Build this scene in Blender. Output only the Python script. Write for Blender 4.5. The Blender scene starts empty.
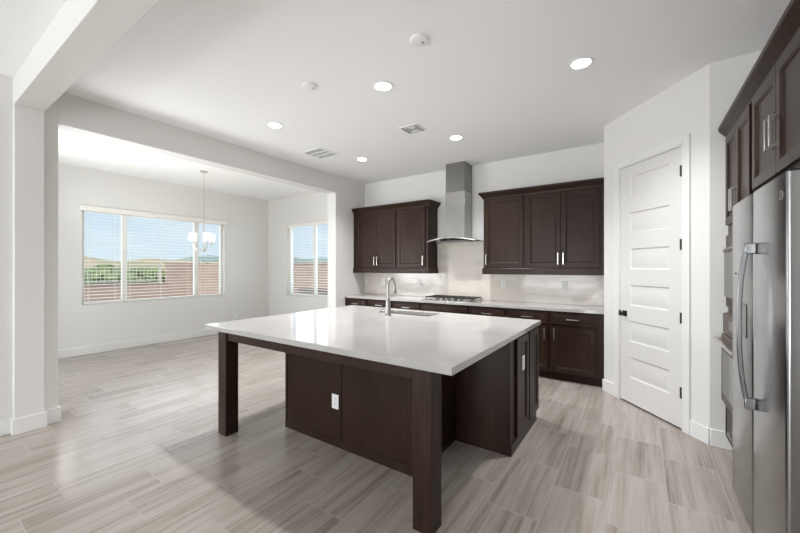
import bpy, bmesh, math, random
from mathutils import Vector, Matrix, noise
R = math.radians
random.seed(7)
SC = bpy.context.scene
COL = SC.collection

# ------------------------------------------------------------------ camera, world, lights, exposure
CAM_H = 1.42
cam_d = bpy.data.cameras.new('camera')
cam = bpy.data.objects.new('camera', cam_d); COL.objects.link(cam)
cam.location = (0, 0, CAM_H)
cam.rotation_euler = (R(90), 0, R(34.2))
cam_d.sensor_width = 36.0
cam_d.lens = 352 / 800 * 36.0
cam_d.shift_y = 0.00125
cam_d.clip_start = 0.02; cam_d.clip_end = 2000
SC.camera = cam

SC.view_settings.view_transform = 'Standard'
SC.view_settings.look = 'None'
SC.view_settings.gamma = 1
SC.view_settings.use_curve_mapping = False
SC.view_settings.exposure = 0.35
SC.cycles.use_denoising = True
SC.cycles.max_bounces = 14
SC.cycles.diffuse_bounces = 8
SC.cycles.glossy_bounces = 6
SC.cycles.transparent_max_bounces = 24
SC.cycles.sample_clamp_indirect = 8

wd = bpy.data.worlds.new('sky'); SC.world = wd; wd.use_nodes = True
wn, wl = wd.node_tree.nodes, wd.node_tree.links
wn.clear()
w_out = wn.new('ShaderNodeOutputWorld'); w_bg = wn.new('ShaderNodeBackground')
w_tc = wn.new('ShaderNodeTexCoord'); w_sep = wn.new('ShaderNodeSeparateXYZ')
w_rmp = wn.new('ShaderNodeValToRGB')
w_map = wn.new('ShaderNodeMapping'); w_map.inputs['Scale'].default_value = (1.2, 1.2, 7)
w_noi = wn.new('ShaderNodeTexNoise'); w_noi.inputs['Scale'].default_value = 2.2; w_noi.inputs['Detail'].default_value = 6
w_cr = wn.new('ShaderNodeValToRGB'); w_mix = wn.new('ShaderNodeMix'); w_mix.data_type = 'RGBA'
wl.new(w_tc.outputs['Generated'], w_sep.inputs[0]); wl.new(w_sep.outputs['Z'], w_rmp.inputs[0])
e = w_rmp.color_ramp.elements
e[0].position = 0.0; e[0].color = (0.74, 0.86, 0.97, 1)
e[1].position = 0.35; e[1].color = (0.42, 0.63, 0.93, 1)
wl.new(w_tc.outputs['Generated'], w_map.inputs[0]); wl.new(w_map.outputs[0], w_noi.inputs['Vector'])
wl.new(w_noi.outputs[0], w_cr.inputs[0])
w_cr.color_ramp.elements[0].position = 0.48; w_cr.color_ramp.elements[0].color = (0, 0, 0, 1)
w_cr.color_ramp.elements[1].position = 0.75; w_cr.color_ramp.elements[1].color = (0.7, 0.7, 0.7, 1)
wl.new(w_cr.outputs[0], w_mix.inputs[0]); wl.new(w_rmp.outputs[0], w_mix.inputs[6])
w_mix.inputs[7].default_value = (0.93, 0.95, 0.98, 1)
wl.new(w_mix.outputs[2], w_bg.inputs[0]); w_bg.inputs[1].default_value = 0.82
wl.new(w_bg.outputs[0], w_out.inputs[0])

def light(name, kind, loc, rot, energy, color=(1, 1, 1), **kw):
    d = bpy.data.lights.new(name, kind); o = bpy.data.objects.new(name, d)
    COL.objects.link(o); o.location = loc; o.rotation_euler = rot
    d.energy = energy; d.color = color
    for k, v in kw.items(): setattr(d, k, v)
    return o
light('sun', 'SUN', (0, 0, 20), (R(38), 0, R(28)), 2.6, (1, 0.95, 0.87), angle=R(0.6))
# daylight at the nook windows; fill lights added at unseen glass doors
E_BACK, E_SIDE, E_N1, E_N2, E_ND, E_SPOT, E_UPFILL, E_UPFILL2 = 102, 8, 13, 11, 12, 130, 64, 42
DAY = (0.93, 0.97, 1)
light('fill_back_glass_doors', 'AREA', (-2.7, -4.85, 1.3), (R(90), 0, 0), E_BACK, DAY, shape='RECTANGLE', size=2.8, size_y=2.5)
light('fill_side_glass_doors', 'AREA', (-4.35, -2.5, 1.3), (0, R(-90), 0), E_SIDE, DAY, shape='RECTANGLE', size=2.5, size_y=3.5)
light('daylight_nook_window', 'AREA', (-7.72, 3.02, 1.60), (0, R(-90), 0), E_N1, DAY, shape='RECTANGLE', size=1.55, size_y=2.3)
light('daylight_nook_side_window', 'AREA', (-5.94, 5.54, 1.6), (R(-90), 0, 0), E_N2, DAY, shape='RECTANGLE', size=1.6, size_y=1.55)
light('fill_nook_front', 'AREA', (-5.95, 0.80, 1.15), (R(90), 0, 0), E_ND, DAY, shape='RECTANGLE', size=1.8, size_y=2.2)  # added fill light on the unseen near side of the nook
# added up-tilted fill lights that brighten the ceilings, no source built
light('up_fill_back', 'AREA', (-2.7, -4.8, 0.4), (R(90+38), 0, 0), E_UPFILL, (0.97, 0.985, 1), shape='RECTANGLE', size=2.8, size_y=0.5)
light('up_fill_nook', 'AREA', (-5.85, 0.85, 1.35), (R(90+35), 0, R(-40)), E_UPFILL2, (0.97, 0.985, 1), shape='RECTANGLE', size=1.3, size_y=1.0)

# ------------------------------------------------------------------ materials
def mat(name, color, rough=0.5, metal=0.0, spec=0.5, emit=None, estr=0.0, coat=0.0):
    m = bpy.data.materials.new(name); m.use_nodes = True
    b = m.node_tree.nodes['Principled BSDF']
    b.inputs['Base Color'].default_value = (*color, 1)
    b.inputs['Roughness'].default_value = rough
    b.inputs['Metallic'].default_value = metal
    b.inputs['Specular IOR Level'].default_value = spec
    b.inputs['Coat Weight'].default_value = coat
    if emit:
        b.inputs['Emission Color'].default_value = (*emit, 1)
        b.inputs['Emission Strength'].default_value = estr
    return m
def nn(m, t, **kw):
    n = m.node_tree.nodes.new(t)
    for k, v in kw.items(): setattr(n, k, v)
    return n
def bsdf(m): return m.node_tree.nodes['Principled BSDF']
def lk(m, a, b): m.node_tree.links.new(a, b)
def math_n(m, op, a, b=None, c=None):
    n = nn(m, 'ShaderNodeMath', operation=op)
    for i, v in enumerate((a, b, c)):
        if v is None: continue
        if isinstance(v, (int, float)): n.inputs[i].default_value = v
        else: lk(m, v, n.inputs[i])
    return n.outputs[0]
def ramp(m, fac, stops):
    n = nn(m, 'ShaderNodeValToRGB'); el = n.color_ramp.elements
    while len(el) < len(stops): el.new(0.5)
    for x, (p, c) in zip(el, stops): x.position = p; x.color = (*c, 1)
    lk(m, fac, n.inputs[0]); return n.outputs[0]
def noise_n(m, vec, scale, detail=3, rough=0.5):
    n = nn(m, 'ShaderNodeTexNoise'); n.inputs['Scale'].default_value = scale
    n.inputs['Detail'].default_value = detail; n.inputs['Roughness'].default_value = rough
    lk(m, vec, n.inputs['Vector']); return n.outputs[0]
def mapped(m, scale, src='Position'):
    if src == 'Position': v = nn(m, 'ShaderNodeNewGeometry').outputs['Position']
    else: v = nn(m, 'ShaderNodeTexCoord').outputs[src]
    n = nn(m, 'ShaderNodeMapping'); n.inputs['Scale'].default_value = scale
    lk(m, v, n.inputs['Vector']); return n.outputs[0]
def bump(m, h, strength=0.1, dist=0.01):
    n = nn(m, 'ShaderNodeBump'); n.inputs['Strength'].default_value = strength; n.inputs['Distance'].default_value = dist
    lk(m, h, n.inputs['Height']); lk(m, n.outputs[0], bsdf(m).inputs['Normal'])

def painted(name, color, rough=0.6, tex=0.05):
    m = mat(name, color, rough, spec=0.3)
    v = mapped(m, (1, 1, 1)); bump(m, noise_n(m, v, 140, 2), tex, 0.003)
    return m
M = {}
M['wall'] = painted('wall_paint', (0.74, 0.73, 0.71))
M['ceiling'] = painted('ceiling_paint', (0.90, 0.90, 0.90), 0.7)
M['trim'] = mat('white_trim_paint', (0.77, 0.765, 0.75), 0.35)
M['door'] = mat('white_door_paint', (0.70, 0.69, 0.675), 0.35)
M['vinyl'] = mat('white_window_vinyl', (0.82, 0.81, 0.78), 0.4)
M['blind'] = mat('white_blind_slats', (0.84, 0.82, 0.78), 0.45)
M['plastic'] = mat('white_plastic', (0.85, 0.85, 0.83), 0.35)
M['slot'] = mat('dark_slot', (0.05, 0.05, 0.05), 0.6)
M['mid_grey'] = mat('mid_grey_plastic', (0.30, 0.30, 0.30), 0.7)  # even mid grey for the smoke alarm test button
M['black'] = mat('black_hardware', (0.012, 0.012, 0.012), 0.35)
M['iron'] = mat('cast_iron', (0.018, 0.017, 0.016), 0.55)
M['nickel'] = mat('brushed_nickel', (0.62, 0.60, 0.56), 0.28, 1.0)
M['chrome'] = mat('faucet_nickel', (0.38, 0.365, 0.34), 0.3, 1.0)
M['blackglass'] = mat('black_oven_glass', (0.03, 0.025, 0.022), 0.08)
M['sinkwhite'] = mat('white_composite_sink', (0.75, 0.74, 0.72), 0.25)
M['rubber'] = mat('dark_grille', (0.02, 0.02, 0.02), 0.6)

def wood(name, dark, light_c, rough=0.33):
    m = mat(name, dark, rough, spec=0.17)
    v = mapped(m, (26, 26, 1.6)); f = noise_n(m, v, 2.2, 6, 0.6)
    v2 = mapped(m, (3, 3, 1)); f2 = noise_n(m, v2, 1.5, 3)
    g = math_n(m, 'ADD', math_n(m, 'MULTIPLY', f, 0.7), math_n(m, 'MULTIPLY', f2, 0.3))
    lk(m, ramp(m, g, [(0.35, dark), (0.65, light_c)]), bsdf(m).inputs['Base Color'])
    return m
M['wood'] = wood('espresso_stained_wood', (0.0175, 0.0090, 0.0062), (0.041, 0.0225, 0.0152))

def steel(name, color, rough, sc):
    m = mat(name, color, rough, 1.0)
    v = mapped(m, sc); f = noise_n(m, v, 3, 3)
    r = nn(m, 'ShaderNodeMapRange'); lk(m, f, r.inputs[0])
    r.inputs[3].default_value = rough - 0.05; r.inputs[4].default_value = rough + 0.07
    lk(m, r.outputs[0], bsdf(m).inputs['Roughness'])
    return m
M['steel'] = steel('brushed_stainless_steel', (0.32, 0.32, 0.325), 0.2, (3, 3, 180))
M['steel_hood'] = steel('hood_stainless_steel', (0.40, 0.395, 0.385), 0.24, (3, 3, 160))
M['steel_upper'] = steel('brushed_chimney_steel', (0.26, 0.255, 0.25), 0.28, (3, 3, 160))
M['steel_oven'] = mat('dark_stainless_trim', (0.12, 0.095, 0.08), 0.5, 0.0, 0.25)
M['steel_dark'] = mat('grey_painted_steel', (0.18, 0.18, 0.18), 0.45, 0.6)

m = mat('white_quartz', (0.62, 0.60, 0.575), 0.05, spec=0.8)
v = mapped(m, (1, 1, 1))
f = noise_n(m, v, 260, 2); f2 = noise_n(m, v, 3, 4)
g = math_n(m, 'ADD', math_n(m, 'MULTIPLY', f, 0.5), math_n(m, 'MULTIPLY', f2, 0.5))
lk(m, ramp(m, g, [(0.3, (0.39, 0.376, 0.362)), (0.7, (0.465, 0.45, 0.436))]), bsdf(m).inputs['Base Color'])
M['quartz'] = m

# floor: 12x24 inch wood-look tiles, long side along Y, each row shifted by a third
m = mat('wood_look_floor_tile', (0.4, 0.36, 0.33), 0.3, spec=0.65)
geo = nn(m, 'ShaderNodeNewGeometry'); sp = nn(m, 'ShaderNodeSeparateXYZ'); lk(m, geo.outputs['Position'], sp.inputs[0])
tx = math_n(m, 'DIVIDE', math_n(m, 'ADD', sp.outputs[0], 3.515), 0.305)
col_i = math_n(m, 'FLOOR', tx); fx = math_n(m, 'FRACT', tx)
ty = math_n(m, 'DIVIDE', math_n(m, 'ADD', math_n(m, 'SUBTRACT', sp.outputs[1], 0.84), math_n(m, 'MULTIPLY', col_i, 0.20333)), 0.61)
row_i = math_n(m, 'FLOOR', ty); fy = math_n(m, 'FRACT', ty)
dx = math_n(m, 'MULTIPLY', math_n(m, 'MINIMUM', fx, math_n(m, 'SUBTRACT', 1.0, fx)), 0.305)
dy = math_n(m, 'MULTIPLY', math_n(m, 'MINIMUM', fy, math_n(m, 'SUBTRACT', 1.0, fy)), 0.61)
gm = math_n(m, 'LESS_THAN', math_n(m, 'MINIMUM', dx, dy), 0.003)
idv = nn(m, 'ShaderNodeCombineXYZ'); lk(m, col_i, idv.inputs[0]); lk(m, row_i, idv.inputs[1])
wnz = nn(m, 'ShaderNodeTexWhiteNoise'); wnz.noise_dimensions = '3D'; lk(m, idv.outputs[0], wnz.inputs['Vector'])
sv = nn(m, 'ShaderNodeCombineXYZ')
lk(m, math_n(m, 'MULTIPLY', sp.outputs[0], 16), sv.inputs[0]); lk(m, math_n(m, 'MULTIPLY', sp.outputs[1], 0.8), sv.inputs[1])
lk(m, math_n(m, 'MULTIPLY', wnz.outputs['Value'], 60), sv.inputs[2])
s1 = noise_n(m, sv.outputs[0], 1.0, 5, 0.6)
sv2 = nn(m, 'ShaderNodeCombineXYZ')
lk(m, math_n(m, 'MULTIPLY', sp.outputs[0], 70), sv2.inputs[0]); lk(m, math_n(m, 'MULTIPLY', sp.outputs[1], 2.2), sv2.inputs[1])
lk(m, math_n(m, 'MULTIPLY', wnz.outputs['Value'], 33), sv2.inputs[2])
s2 = noise_n(m, sv2.outputs[0], 1.0, 3, 0.6)
st = math_n(m, 'ADD', math_n(m, 'ADD', math_n(m, 'MULTIPLY', s1, 0.68), math_n(m, 'MULTIPLY', s2, 0.32)), math_n(m, 'MULTIPLY', math_n(m, 'SUBTRACT', wnz.outputs['Value'], 0.5), 0.10))
tile_c = ramp(m, st, [(0.30, (0.185, 0.154, 0.130)), (0.42, (0.295, 0.255, 0.222)), (0.52, (0.37, 0.326, 0.290)), (0.70, (0.45, 0.404, 0.366))])
mx = nn(m, 'ShaderNodeMix', data_type='RGBA'); lk(m, gm, mx.inputs[0]); lk(m, tile_c, mx.inputs[6]); mx.inputs[7].default_value = (0.34, 0.305, 0.278, 1)
lk(m, mx.outputs[2], bsdf(m).inputs['Base Color'])
rr = nn(m, 'ShaderNodeMapRange'); lk(m, gm, rr.inputs[0]); rr.inputs[3].default_value = 0.24; rr.inputs[4].default_value = 0.8
lk(m, rr.outputs[0], bsdf(m).inputs['Roughness'])
bump(m, math_n(m, 'SUBTRACT', 1.0, gm), 0.4, 0.0015)
M['floor'] = m

# backsplash: glossy cream subway tile
m = mat('cream_subway_tile', (0.55, 0.5, 0.45), 0.12)
geo = nn(m, 'ShaderNodeNewGeometry'); sp = nn(m, 'ShaderNodeSeparateXYZ'); lk(m, geo.outputs['Position'], sp.inputs[0])
cv = nn(m, 'ShaderNodeCombineXYZ'); lk(m, sp.outputs[0], cv.inputs[0]); lk(m, math_n(m, 'SUBTRACT', sp.outputs[2], 0.914), cv.inputs[1])
br = nn(m, 'ShaderNodeTexBrick'); lk(m, cv.outputs[0], br.inputs['Vector'])
br.inputs['Scale'].default_value = 1; br.inputs['Brick Width'].default_value = 0.305; br.inputs['Row Height'].default_value = 0.105
br.inputs['Mortar Size'].default_value = 0.0018; br.inputs['Mortar Smooth'].default_value = 0.1; br.offset = 0.5
br.inputs['Color1'].default_value = (0.66, 0.60, 0.53, 1); br.inputs['Color2'].default_value = (0.76, 0.71, 0.645, 1)
br.inputs['Mortar'].default_value = (0.74, 0.72, 0.69, 1)
lk(m, br.outputs['Color'], bsdf(m).inputs['Base Color'])
nz = noise_n(m, geo.outputs['Position'], 9, 2)
bump(m, math_n(m, 'SUBTRACT', math_n(m, 'MULTIPLY', nz, 1.6), math_n(m, 'MULTIPLY', br.outputs['Fac'], 0.6)), 0.25, 0.004)
M['tile'] = m

# glass that lets light straight through with a faint mirror reflection
m = bpy.data.materials.new('window_glass'); m.use_nodes = True
nt = m.node_tree; nt.nodes.clear()
o_ = nt.nodes.new('ShaderNodeOutputMaterial'); t_ = nt.nodes.new('ShaderNodeBsdfTransparent'); t_.inputs[0].default_value = (0.96, 0.98, 0.97, 1)
g_ = nt.nodes.new('ShaderNodeBsdfGlossy'); g_.inputs['Roughness'].default_value = 0.0
lw = nt.nodes.new('ShaderNodeLayerWeight'); lw.inputs[0].default_value = 0.12
ms = nt.nodes.new('ShaderNodeMixShader'); pw = nt.nodes.new('ShaderNodeMath'); pw.operation = 'MULTIPLY'; pw.inputs[1].default_value = 0.35
nt.links.new(lw.outputs['Facing'], pw.inputs[0]); nt.links.new(pw.outputs[0], ms.inputs[0]); nt.links.new(t_.outputs[0], ms.inputs[1]); nt.links.new(g_.outputs[0], ms.inputs[2]); nt.links.new(ms.outputs[0], o_.inputs[0])
M['glass'] = m
M['lamp'] = mat('lit_led_lens', (1, 1, 1), 0.5, emit=(1, 0.97, 0.92), estr=14)
M['shade'] = mat('lit_opal_glass_shade', (1, 0.97, 0.9), 0.3, emit=(1, 0.93, 0.8), estr=3.0)

# outdoors
m = mat('tan_block_masonry', (0.3, 0.2, 0.16), 0.9)
geo = nn(m, 'ShaderNodeNewGeometry'); sp = nn(m, 'ShaderNodeSeparateXYZ'); lk(m, geo.outputs['Position'], sp.inputs[0])
cv = nn(m, 'ShaderNodeCombineXYZ'); lk(m, math_n(m, 'ADD', sp.outputs[0], sp.outputs[1]), cv.inputs[0]); lk(m, sp.outputs[2], cv.inputs[1])
br = nn(m, 'ShaderNodeTexBrick'); lk(m, cv.outputs[0], br.inputs['Vector']); br.inputs['Scale'].default_value = 1
br.inputs['Brick Width'].default_value = 0.4; br.inputs['Row Height'].default_value = 0.2; br.inputs['Mortar Size'].default_value = 0.006
br.inputs['Color1'].default_value = (0.50, 0.36, 0.29, 1); br.inputs['Color2'].default_value = (0.56, 0.41, 0.34, 1); br.inputs['Mortar'].default_value = (0.46, 0.35, 0.29, 1)
lk(m, br.outputs['Color'], bsdf(m).inputs['Base Color']); M['block'] = m
def mottled(name, a, b, sc, rough=0.9):
    m = mat(name, a, rough, spec=0.2); v = mapped(m, (1, 1, 1)); lk(m, ramp(m, noise_n(m, v, sc, 5, 0.65), [(0.35, a), (0.65, b)]), bsdf(m).inputs['Base Color']); return m
M['gravel'] = mottled('desert_gravel', (0.40, 0.30, 0.23), (0.56, 0.45, 0.36), 8)
M['desert'] = mottled('desert_scrub_ground', (0.20, 0.25, 0.09), (0.44, 0.40, 0.24), 0.12)
M['hill'] = mottled('dry_hillside', (0.56, 0.42, 0.29), (0.36, 0.34, 0.20), 0.05)
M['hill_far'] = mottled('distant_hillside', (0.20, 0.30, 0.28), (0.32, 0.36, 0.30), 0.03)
M['leaf'] = mottled('desert_shrub_leaves', (0.10, 0.16, 0.05), (0.34, 0.40, 0.16), 3.5)
M['whiteiron'] = mat('pale_painted_iron', (0.62, 0.57, 0.50), 0.5)
M['stucco'] = painted('exterior_stucco', (0.6, 0.53, 0.45), 0.9)

# ------------------------------------------------------------------ mesh helpers
ORI = {}
class MB:
    """collects shapes in world coordinates (or in a local frame) and links them as one mesh object"""
    def __init__(s, frame=None): s.bm = bmesh.new(); s.f = frame
    def P(s, p):
        if s.f is None: return Vector(p)
        o, u, n = s.f
        return Vector((o[0] + u[0]*p[0] + n[0]*p[1], o[1] + u[1]*p[0] + n[1]*p[1], o[2] + p[2]))
    def vs(s, pts): return [s.bm.verts.new(s.P(p)) for p in pts]
    def box(s, x0, x1, y0, y1, z0, z1):
        v = s.vs([(x, y, z) for x in (x0, x1) for y in (y0, y1) for z in (z0, z1)])
        for q in ((0,1,3,2),(4,6,7,5),(0,4,5,1),(2,3,7,6),(0,2,6,4),(1,5,7,3)): s.bm.faces.new([v[i] for i in q])
        return s
    def loft(s, rings, close=True, caps=True):
        vr = [s.vs(r) for r in rings]; n = len(vr[0])
        for a, b in zip(vr[:-1], vr[1:]):
            for i in range(n if close else n-1):
                s.bm.faces.new((a[i], a[(i+1) % n], b[(i+1) % n], b[i]))
        if caps: s.bm.faces.new(vr[0]); s.bm.faces.new(vr[-1])
        return s
    def lathe(s, c, prof, seg=24, axis='z'):
        rings = []
        for r, h in prof:
            ring = []
            for k in range(seg):
                a = 2*math.pi*k/seg; x, y = r*math.cos(a), r*math.sin(a)
                if axis == 'z': ring.append((c[0]+x, c[1]+y, c[2]+h))
                elif axis == 'y': ring.append((c[0]+x, c[1]+h, c[2]+y))
                else: ring.append((c[0]+h, c[1]+x, c[2]+y))
            rings.append(ring)
        return s.loft(rings)
    def tube(s, pts, rad, seg=12, rads=None):
        pts = [Vector(p) for p in pts]; rings = []; up = None
        for i, p in enumerate(pts):
            t = (pts[min(i+1, len(pts)-1)] - pts[max(i-1, 0)]).normalized()
            if up is None:
                up = Vector((0, 0, 1)) if abs(t.z) < 0.9 else Vector((1, 0, 0))
            a = (up - t*up.dot(t)).normalized(); up = a; b = t.cross(a)
            r = rads[i] if rads else rad
            rings.append([tuple(p + a*r*math.cos(2*math.pi*k/seg) + b*r*math.sin(2*math.pi*k/seg)) for k in range(seg)])
        return s.loft(rings)
    def sweep(s, pts, w, h, wdir):
        """rectangular bar w (along wdir) by h along a path"""
        pts = [Vector(p) for p in pts]; wd_ = Vector(wdir).normalized(); rings = []
        for i, p in enumerate(pts):
            t = (pts[min(i+1, len(pts)-1)] - pts[max(i-1, 0)]).normalized(); b = t.cross(wd_).normalized()
            rings.append([tuple(p + wd_*(w/2)*sx + b*(h/2)*sy) for sx, sy in ((-1,-1),(1,-1),(1,1),(-1,1))])
        return s.loft(rings)
    def nested(s, a0, a1, z0, z1, prof):
        """rectangular loops (inset, outward): shaker panels; needs a frame, y is outward"""
        rings = [[(a0+i, o, z0+i), (a1-i, o, z0+i), (a1-i, o, z1-i), (a0+i, o, z1-i)] for i, o in prof]
        return s.loft(rings)
    def crown(s, path, prof):
        """profile (outward, z) swept along 2-D path [(x,y,nx,ny)] whose normals are already mitre-scaled"""
        rings = [[(x+nx*o, y+ny*o, z) for o, z in prof] for x, y, nx, ny in path]
        return s.loft(rings)
    def build(s, name, material, parent=None, bevel=0.0, seg=2, smooth=35):
        bmesh.ops.recalc_face_normals(s.bm, faces=s.bm.faces[:])
        me = bpy.data.meshes.new(name)
        off = Vector(ORI.get(parent.name, (0, 0, 0))) if parent else None
        if parent is None:
            lo = [min(v.co[i] for v in s.bm.verts) for i in range(3)]; hi = [max(v.co[i] for v in s.bm.verts) for i in range(3)]
            off = Vector(((lo[0]+hi[0])/2, (lo[1]+hi[1])/2, lo[2]))
        for v in s.bm.verts: v.co -= off
        s.bm.to_mesh(me); s.bm.free()
        me.materials.append(material if not isinstance(material, str) else M[material])
        if smooth:
            for p in me.polygons: p.use_smooth = True
            me.set_sharp_from_angle(angle=R(smooth))
        o = bpy.data.objects.new(name, me); COL.objects.link(o)
        ORI[o.name] = tuple(off)
        if parent: o.parent = parent
        else: o.location = off
        if bevel:
            b = o.modifiers.new('edge', 'BEVEL'); b.width = bevel; b.segments = seg; b.limit_method = 'ANGLE'; b.angle_limit = R(40)
            b.harden_normals = False
        return o
def tag(o, label=None, cat=None, group=None, kind=None):
    for k, v in (('label', label), ('category', cat), ('group', group), ('kind', kind)):
        if v: o[k] = v
    return o
def thing(name, loc, label, cat, group=None, kind=None):
    o = bpy.data.objects.new(name, None); COL.objects.link(o); o.location = loc; o.empty_display_size = 0.1
    ORI[o.name] = tuple(loc)
    return tag(o, label, cat, group, kind)
def struct(name, mb, m, label, cat, bevel=0.0):
    return tag(mb.build(name, m, None, bevel), label, cat, None, 'structure')

FB = lambda y: ((0, y, 0), (1, 0), (0, -1))            # faces -Y  (a = x)
FR = lambda x: ((x, 0, 0), (0, 1), (-1, 0))            # faces -X  (a = y)
FE = lambda x: ((x, 0, 0), (0, 1), (1, 0))             # faces +X  (a = y)
SHAKER = [(0, 0), (0, 0.017), (0.0015, 0.019), (0.053, 0.019), (0.056, 0.0165), (0.060, 0.016), (0.070, 0.007)]
FLAT = [(0, 0), (0, 0.017), (0.0015, 0.019), (0.018, 0.019), (0.022, 0.015), (0.024, 0.0155)]
def shaker(fr, a0, a1, z0, z1, parent, name='door', prof=SHAKER, m='wood'):
    return MB(fr).nested(a0, a1, z0, z1, prof).build(name, m, parent)
def pull(fr, a, z, L, vertical, parent, base=0.019, out=0.034):
    mb = MB(fr); h = L/2; r = 0.0055
    if vertical:
        mb.box(a-r, a+r, base+out-2*r, base+out, z-h, z+h)
        mb.box(a-r, a+r, base-0.001, base+out-2*r+0.001, z-h, z-h+2*r); mb.box(a-r, a+r, base-0.001, base+out-2*r+0.001, z+h-2*r, z+h)
    else:
        mb.box(a-h, a+h, base+out-2*r, base+out, z-r, z+r)
        mb.box(a-h, a-h+2*r, base-0.001, base+out-2*r+0.001, z-r, z+r); mb.box(a+h-2*r, a+h, base-0.001, base+out-2*r+0.001, z-r, z+r)
    return mb.build('handle', 'nickel', parent, 0.0015)

# ------------------------------------------------------------------ room shell
ZC, XL, XN, YB, XR, YG = 3.05, -4.43, -7.48, 5.30, 1.24, -5.0
struct('floor', MB().box(-7.7, XR+0.2, YG-0.2, YB+0.2, -0.12, 0), 'floor', 'wood-look beige grey tile floor running through kitchen and nook', 'floor')
struct('ceiling', MB().box(-7.7, XR+0.2, YG-0.2, YB+0.2, ZC, ZC+0.15), 'ceiling', 'flat white ceiling with recessed lights', 'ceiling')
# back wall: the range side and the nook side with a window hole
W2 = (-6.80, -5.08, 0.77, 2.42)
mb = MB().box(XL-0.1, XR+0.2, YB, YB+0.2, 0, ZC)
struct('wall_back', mb, 'wall', 'pale grey wall behind the range hood and dark cabinets', 'wall')
mb = MB().box(-7.68, W2[0], YB, YB+0.2, 0, ZC).box(W2[1], XL-0.1, YB, YB+0.2, 0, ZC).box(W2[0], W2[1], YB, YB+0.2, 0, W2[2]).box(W2[0], W2[1], YB, YB+0.2, W2[3], ZC)
struct('wall_nook_back', mb, 'wall', 'pale nook wall holding the narrower two-pane window', 'wall')
W1 = (1.825, 4.205, 0.80, 2.40)
mb = MB().box(XN-0.2, XN, 0.55, W1[0], 0, ZC).box(XN-0.2, XN, W1[1], YB, 0, ZC).box(XN-0.2, XN, W1[0], W1[1], 0, W1[2]).box(XN-0.2, XN, W1[0], W1[1], W1[3], ZC)
struct('wall_nook_left', mb, 'wall', 'pale nook wall holding the wide three-pane window', 'wall')
GN = (-6.9, -5.0, 0.0, 2.4)  # unseen opening added for the nook fill light
struct('wall_nook_front', MB().box(XN, GN[0], 0.55, 0.75, 0, ZC).box(GN[1], -4.65, 0.55, 0.75, 0, ZC).box(GN[0], GN[1], 0.55, 0.75, GN[3], ZC), 'wall', 'pale nook wall on the near side of the nook', 'wall')
OP = (0.915, 4.50, 2.745)
mb = MB().box(-4.63, XL, 0.75, OP[0], 0, ZC).box(-4.63, XL, OP[1], YB, 0, ZC).box(-4.63, XL, OP[0], OP[1], OP[2], ZC)
struct('wall_left', mb, 'wall', 'grey kitchen wall with the wide cased opening into the nook', 'wall', 0.004)
GL = (-4.3, -0.7, 0.0, 2.6)  # unseen opening added for the side fill light
mb = MB().box(-4.65, -4.45, YG-0.2, GL[0], 0, ZC).box(-4.65, -4.45, GL[1], 0.75, 0, ZC).box(-4.65, -4.45, GL[0], GL[1], GL[3], ZC)
struct('wall_left_great_room', mb, 'wall', 'grey wall beside the pilaster where the beam lands', 'wall')
struct('trim_pilaster', MB().box(-4.45, -4.385, 0.63, 0.815, 0, 2.81), 'wall', 'shallow grey pilaster under the end of the ceiling beam', 'pilaster', 0.004)
struct('trim_beam', MB().box(-4.45, XR, 0.63, 0.815, 2.81, ZC), 'wall', 'grey boxed beam crossing under the white ceiling', 'beam', 0.004)
GB = (-4.2, -1.2, 0.0, 2.6)  # unseen opening, added and placed to suit the back fill light
mb = MB().box(-4.65, GB[0], YG-0.2, YG, 0, ZC).box(GB[1], XR+0.2, YG-0.2, YG, 0, ZC).box(GB[0], GB[1], YG-0.2, YG, GB[3], ZC)
struct('wall_great_room_back', mb, 'wall', 'far great room wall with an added opening for glass doors', 'wall')
struct('wall_right', MB().box(XR, XR+0.2, YG-0.2, YB+0.2, 0, ZC), 'wall', 'grey wall behind the fridge and oven tower', 'wall')
# pantry: return, angled wall with door hole, wall beside the oven tower
P0 = Vector((-0.335, 4.68)); P1 = Vector((0.465, 3.72)); PU = (P1-P0).normalized(); PN = Vector((PU.y, -PU.x))
if PN.y > 0: PN = -PN
PF = ((P0.x, P0.y, 0), (PU.x, PU.y), (PN.x, PN.y)); PL = (P1-P0).length
DA0, DA1, DZ = 0.250, 1.024, 2.49
def prism(mb, poly, z0, z1): return mb.loft([[(x, y, z0) for x, y in poly], [(x, y, z1) for x, y in poly]])
mb = MB(PF).box(0, DA0, -0.12, 0, 0, ZC).box(DA1, PL, -0.12, 0, 0, ZC).box(DA0, DA1, -0.12, 0, DZ, ZC)
struct('wall_pantry', mb, 'wall', 'pale angled wall around the white pantry door', 'wall')
mb = MB(); prism(mb, [(P0.x, P0.y), (P0.x, YB), (P0.x+0.09, YB), (P0.x+0.09, P0.y-0.005)], 0, ZC)
struct('wall_pantry_return', mb, 'wall', 'short wall closing the end of the back counter', 'wall')
mb = MB(); prism(mb, [(P1.x, P1.y), (XR, P1.y-0.02), (XR, P1.y+0.1), (P1.x-0.03, P1.y+0.1)], 0, ZC)
struct('wall_pantry_side', mb, 'wall', 'narrow grey wall between pantry door and oven tower', 'wall')

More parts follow.
